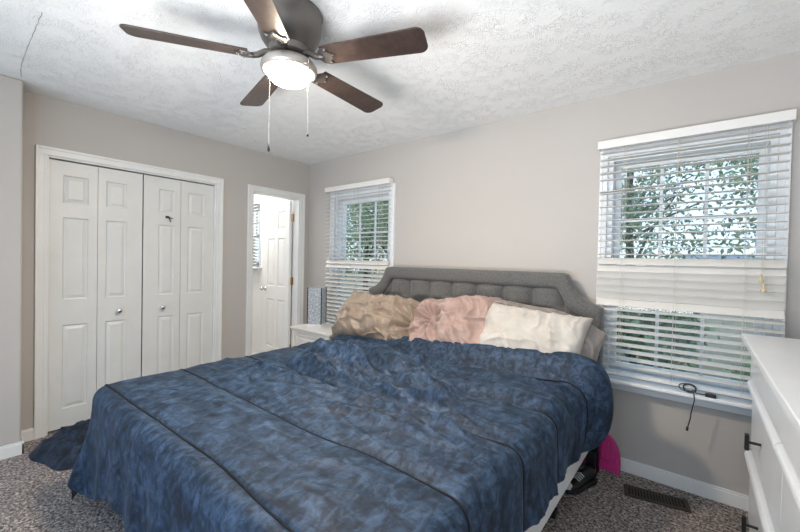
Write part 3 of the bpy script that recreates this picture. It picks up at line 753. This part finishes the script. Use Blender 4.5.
# ------------------------------------------------------------------ dresser
ds = thing('dresser', 'tall white dresser with black pulls at the right edge below the large window', 'dresser', (4.09, -1.12, 0.0))
DY1, DY0 = -0.285, -1.96; DXF = 3.862
m = MB(); m.box(3.816, 4.345, DY0-0.02, DY1, 0.972, 1.0); m.build('dresser_top', MT['dresser'], ds, bevel=0.004)
m = MB()
for k, (xf, z0, z1) in enumerate(((3.828, 0.955, 0.972), (3.840, 0.930, 0.955), (3.852, 0.800, 0.930))): m.box(xf, xf+0.05, DY0, DY1-0.008-0.004*k, z0, z1)
m.build('frieze_moulding', MT['dresser'], ds, bevel=0.005, seg=3)
m = MB(); m.box(DXF+0.012, 4.34, DY0, DY1-0.012, 0.07, 0.972); m.build('carcass', MT['dresser'], ds, bevel=0.002)
for (ya, yb) in ((-1.122, DY1-0.018), (DY0+0.006, -1.134)):
    for (za, zb) in ((0.455, 0.785), (0.105, 0.442)):
        m = MB(); m.box(DXF, DXF+0.012, ya, yb, za, zb-0.045)
        # rounded lip along the drawer's top edge
        pr = [(DXF+0.012, zb)]
        for q in np.linspace(PI/2, PI*1.5, 10): pr.append((DXF+0.002+0.024*math.cos(q), zb-0.024+0.024*math.sin(q)))
        pr.append((DXF+0.012, zb-0.048))
        m.prism(pr, lambda a, b_: (a, ya, b_), lambda a, b_: (a, yb, b_))
        do = m.build('drawer', MT['dresser'], ds, bevel=0.0015)
        yc = (ya+yb)/2+0.06; zc = (za+zb-0.045)/2+0.0
        h_ = MB(); h_.tube([(DXF+0.002, yc, zc), (DXF-0.040, yc, zc)], 0.0055, 10); h_.box(DXF-0.050, DXF-0.036, yc-0.010, yc+0.010, zc-0.033, zc+0.033)
        h_.build('drawer_pull', MT['blackmetal'], do, bevel=0.002)
m = MB(); m.box(DXF+0.006, 4.34, DY0+0.01, DY1-0.02, 0.0, 0.07); m.build('plinth', MT['dresser'], ds)

# ------------------------------------------------------------------ small things
# charger on the sill
cz = 0.605
ca = thing('charger_cable', 'black charging cable with adapter lying on the sill of the large window', 'cable', (3.66, -0.045, cz))
m = MB(); m.box(3.690, 3.738, -0.114, -0.092, cz, cz+0.020); m.build('adapter', MT['black'], ca, bevel=0.004)
pts = [(3.690, -0.103, cz+0.010), (3.670, -0.103, cz+0.008), (3.648, -0.101, cz+0.008)]
for i in range(44):
    a = i*0.42; pts.append((3.617+0.034*math.cos(a)+0.010*math.sin(i*0.21), -0.101+0.007*math.sin(a*0.9), cz+0.026+0.021*math.sin(a)+0.0002*i))
pts += [(3.634, -0.108, cz+0.022), (3.642, -0.117, cz+0.008), (3.645, -0.122, cz-0.03), (3.640, -0.122, 0.545), (3.632, -0.122, 0.500), (3.630, -0.121, 0.470), (3.623, -0.120, 0.435), (3.619, -0.120, 0.415)]
m = MB(); m.tube(pts, 0.0028, 7); m.build('cord', MT['black'], ca, smooth=True)
m = MB(); m.tube([(3.619, -0.120, 0.418), (3.617, -0.120, 0.398)], 0.006, 8); m.build('plug', MT['black'], ca)

# floor register
fv = thing('floor_register', 'brown metal floor register set in the carpet below the large window', 'floor vent', (3.485, -0.205, 0.0))
ang = math.radians(8)
rz = Matrix.Translation((3.488, -0.208, 0)) @ Matrix.Rotation(math.radians(11), 4, 'Z')
m = MB(); hx, hy = 0.155, 0.060
m.box(-hx, hx, -hy, -hy+0.022, 0, 0.009, rz); m.box(-hx, hx, hy-0.022, hy, 0, 0.009, rz); m.box(-hx, -hx+0.022, -hy+0.022, hy-0.022, 0, 0.009, rz); m.box(hx-0.022, hx, -hy+0.022, hy-0.022, 0, 0.009, rz)
m.build('register_frame', MT['vent'], fv, bevel=0.003)
m = MB(); m.box(-hx+0.02, hx-0.02, -hy+0.02, hy-0.02, 0.0005, 0.002, rz); m.build('duct_shade', MT['dark'], fv)  # flat near-black sheet stands in for the shaded duct
m = MB()
for k in range(1, 18): xx = -hx+0.022+(2*hx-0.044)*k/18; m.box(xx-0.0028, xx+0.0028, -hy+0.022, hy-0.022, 0.002, 0.0085, rz)
m.box(-hx+0.022, hx-0.022, -0.0015, 0.0015, 0.002, 0.006, rz); m.build('louvres', MT['vent'], fv)

# magenta plastic panel behind the bed's leg
mg = thing('plastic_lid', 'magenta plastic arched lid leaning on the wall behind the bed leg', 'lid', (3.18, -0.05, 0.0))
def arch(hw, hh, n=24): return [(-hw, 0)]+[(hw*math.cos(PI-PI*k/n), 0.06+hh*math.sin(PI*k/n)) for k in range(n+1)]+[(hw, 0)]
tl = math.radians(12)
def lean_(a, z, dpt): return (3.185+a, -0.068-dpt*math.cos(tl)+z*math.sin(tl)-0.0, z*math.cos(tl)+0.001)
m = MB(); m.prism(arch(0.105, 0.165), lambda a, z: lean_(a, z, 0.0), lambda a, z: lean_(a, z, 0.008)); mb_ = m.build('lid_panel', MT['magenta'], mg, bevel=0.002)
m = MB()
ao, ai = arch(0.108, 0.170), arch(0.088, 0.147)
vs = [lean_(a, z, 0.006) for a, z in ao]+[lean_(a, z, 0.026) for a, z in ao]+[lean_(a, z, 0.026) for a, z in ai]+[lean_(a, z, 0.006) for a, z in ai]
q = len(ao); m.add(vs, [(r*q+i, r*q+i+1, ((r+1) % 4)*q+i+1, ((r+1) % 4)*q+i) for r in range(4) for i in range(q-1)]); m.build('rim', MT['magenta'], mg, bevel=0.002)
m = MB()
for a in (-0.06, -0.03, 0.0, 0.03, 0.06): m.prism([(a-0.005, 0.075), (a+0.005, 0.075), (a+0.005, 0.175), (a-0.005, 0.175)], lambda p, z: lean_(p, z, 0.006), lambda p, z: lean_(p, z, 0.016))
m.prism([(-0.085, 0.055), (0.085, 0.055), (0.085, 0.065), (-0.085, 0.065)], lambda p, z: lean_(p, z, 0.006), lambda p, z: lean_(p, z, 0.018))
m.build('ribs', MT['magenta'], mg)

# sneaker under the bed edge
def shoe(name, label, loc, yaw, L=0.25):
    root = thing(name, label, 'shoe', loc)
    mt = Matrix.Translation(loc) @ Matrix.Rotation(yaw, 4, 'Z')
    st = [(-0.5, 0.030, 0.035, 0.075), (-0.42, 0.036, 0.030, 0.092), (-0.25, 0.037, 0.025, 0.095), (-0.05, 0.038, 0.022, 0.080), (0.12, 0.044, 0.020, 0.062), (0.30, 0.046, 0.020, 0.050), (0.44, 0.036, 0.020, 0.042), (0.5, 0.018, 0.020, 0.034)]
    vs = []; n = 14
    for (u, hw, zb, zt) in st:
        for k in range(n):
            a = 2*PI*k/n; vs.append(mt @ Vector((u*L, hw*math.cos(a)*(1.0 if math.sin(a) < 0 else 0.85), zb+(zt-zb)*(0.5+0.5*math.sin(a)))))
    fs = [(i*n+k, i*n+(k+1) % n, (i+1)*n+(k+1) % n, (i+1)*n+k) for i in range(len(st)-1) for k in range(n)]+[tuple(range(n))[::-1], tuple((len(st)-1)*n+k for k in range(n))]
    MB().add(vs, fs).build('upper', MT['black'], root, smooth=True)
    ol = [(u*L*1.03, hw+0.003) for (u, hw, _, _) in st]; poly = ol+[(a, -b_) for a, b_ in ol[::-1]]
    MB().prism(poly, lambda a, b_: mt @ Vector((a, b_, 0.0)), lambda a, b_: mt @ Vector((a, b_, 0.026))).build('sole', MT['black'], root, bevel=0.004)
    t = MB(); t.lathe([(0.030, 0.0), (0.031, 0.012), (0.024, 0.024), (0.012, 0.031), (0, 0.033)], mt @ Vector((0.40*L, 0, 0.018)), 16); to = t.build('toe_cap', MT['shoe_white'], root, smooth=True); to['label'] = 'white toe cap'
    lc = MB()
    for k in range(4):
        u = -0.02+0.055*k; zt = float(np.interp(u, [q_[0] for q_ in st], [q_[3] for q_ in st]))
        lc.tube([mt @ Vector((u*L, -0.026, zt-0.008)), mt @ Vector((u*L, 0, zt+0.004)), mt @ Vector((u*L, 0.026, zt-0.008))], 0.004, 6)
    lc.build('laces', MT['shoe_white'], root)
    return root
shoe('sneaker', 'black sneaker with white toe poking out from under the bed', (3.125, -0.375, 0.0), math.radians(-112))

# crumpled dark cloth on the carpet by the closet
nx, ny = 120, 120
a, b_ = np.meshgrid(np.linspace(-1, 1, nx), np.linspace(-1, 1, ny))
rad = np.sqrt(a**2+b_**2); th = np.arctan2(b_, a)
sq = np.maximum(np.abs(a), np.abs(b_)); k = np.where(rad > 0, sq/np.maximum(rad, 1e-6), 1)
ua, ub = a*k, b_*k; rr_ = np.sqrt(ua**2+ub**2)
rim = 1+0.14*np.sin(th*3+0.8)+0.07*np.sin(th*7+2)
gx = np.maximum(0.42+0.40*ua*rim, 0.03+0.02*ub); gy = np.maximum(-2.15+0.22*ub*rim, -2.405)
hh = 0.10*(1-rr_**2.6)*(0.45+0.9*fbm(gx*5, gy*5, 71, 3))+0.040*ridge(gx*5+gy*6, gy*10-gx*4, 72)**2*(1-rr_**4)+0.02*ridge(gx*14, gy*9+gx*8, 73)**2*(1-rr_**6)
hh = np.maximum(hh, 0)+0.010*(1-rr_**8)+0.002
vs = np.stack([gx, gy, hh], -1).reshape(-1, 3).tolist(); m = MB().add(vs, grid_faces(nx, ny))
tag(m.build('blanket', MT['velvet2'], smooth=True), 'crumpled dark blue blanket lying on the carpet against the closet door', 'blanket')

# ------------------------------------------------------------------ outdoors
GZ = -0.9
gnd = MB(); gnd.add([(-40, 0.14, GZ), (40, 0.14, GZ), (40, 70, GZ+0.8), (-40, 70, GZ+0.8)], [(0, 1, 2, 3)])
struct(gnd.build('ground', MT['lawn']))
def tree(name, label, cat, x, y, h, cr, nleaf, seed, mat, trunk=True, size=0.10, flat=0.75, group=None, lowest=0.35):
    rs = np.random.RandomState(seed)
    g0 = GZ+0.8*(y-0.14)/70
    root = thing(name, label, cat, (x, y, g0), group)
    t = MB()
    br = []
    if trunk:
        t.tube([(x, y, g0-0.1), (x+0.05, y, g0+h*0.35), (x-0.05, y+0.1, g0+h*0.8)], [0.14, 0.10, 0.04], 8)
    for k in range(9 if trunk else 5):
        an = rs.rand()*6.28; z0 = g0+h*(0.25+0.45*rs.rand()) if trunk else g0
        e = Vector((x+cr*0.8*math.cos(an), y+cr*0.8*math.sin(an), min(g0+h*0.95, z0+h*(0.15+0.3*rs.rand()))))
        t.tube([(x, y, z0), ((x+e.x)/2, (y+e.y)/2, z0*0.4+e.z*0.6), e], [0.05, 0.03, 0.012], 6); br.append(e)
    t.build('trunk' if trunk else 'stems', MT['bark'], root)
    vs = []; fs = []
    ncl = 34; C_ = []
    for k in range(ncl):
        v = rs.normal(size=3); v /= np.linalg.norm(v); v *= rs.rand()**0.4
        C_.append((x+v[0]*cr, y+v[1]*cr, g0+h*(lowest+(1-lowest)/2)+v[2]*h*(1-lowest)/2*flat*1.2))
    for k in range(nleaf):
        c_ = C_[rs.randint(ncl)]; p = np.array(c_)+rs.normal(size=3)*cr*0.17
        if p[2] < g0+0.02: p[2] = g0+0.02+rs.rand()*0.2
        d1 = rs.normal(size=3); d1 /= np.linalg.norm(d1); d2 = np.cross(d1, rs.normal(size=3)); d2 /= np.linalg.norm(d2)
        s = size*(0.6+0.8*rs.rand()); o = len(vs)
        vs += [tuple(p-d1*s), tuple(p+d2*s*0.45), tuple(p+d1*s), tuple(p-d2*s*0.45)]; fs.append((o, o+1, o+2, o+3))
    m = bpy.data.meshes.new('foliage'); m.from_pydata(vs, [], fs); m.update(); m.materials.append(mat)
    o = bpy.data.objects.new('foliage', m); COL.objects.link(o); put(o, root)
tree('leafy_tree', 'leafy green tree outside the right part of the large window', 'tree', 5.4, 6.0, 5.6, 1.7, 11000, 1, MT['leaf'], lowest=0.32, size=0.055)
tree('leafy_tree', 'sparse branching tree outside the left part of the large window', 'tree', 2.2, 8.5, 6.2, 2.3, 8000, 2, MT['leaf'], lowest=0.30, size=0.06)
tree('leafy_tree', 'green tree filling the right part of the smaller window', 'tree', -3.4, 6.4, 5.8, 2.2, 9000, 3, MT['leaf'], lowest=0.28, size=0.06)
tree('leafy_tree', 'green tree farther off in the middle of the smaller window', 'tree', -7.8, 9.0, 6.5, 2.6, 5000, 7, MT['leaf'], lowest=0.2)
for k, (x, y, h, c_) in enumerate(((2.9, 5.6, 1.9, 0.85), (4.65, 4.0, 1.2, 0.6))):
    tree('shrub', ['broad green shrub at the left of the lower pane of the large window', 'low green shrub at the right of the lower pane of the large window'][k], 'shrub', x, y, h, c_, 3000, 20+k, MT['leaf2'], trunk=False, size=0.07, lowest=0.0, group='shrubs outside the large window')
hs = thing('house', 'pale house with grey roof far behind the trees outside the large window', 'house', (5.5, 35, -0.6))
m = MB(); m.box(3.0, 8.0, 33, 38, -0.9, 0.9); m.build('house_wall', MT['house'], hs)
m = MB(); m.prism([(32.6, 0.9), (38.4, 0.9), (35.5, 2.3)], lambda a, b_: (2.6, a, b_), lambda a, b_: (8.4, a, b_)); m.build('house_roof', MT['roof'], hs)
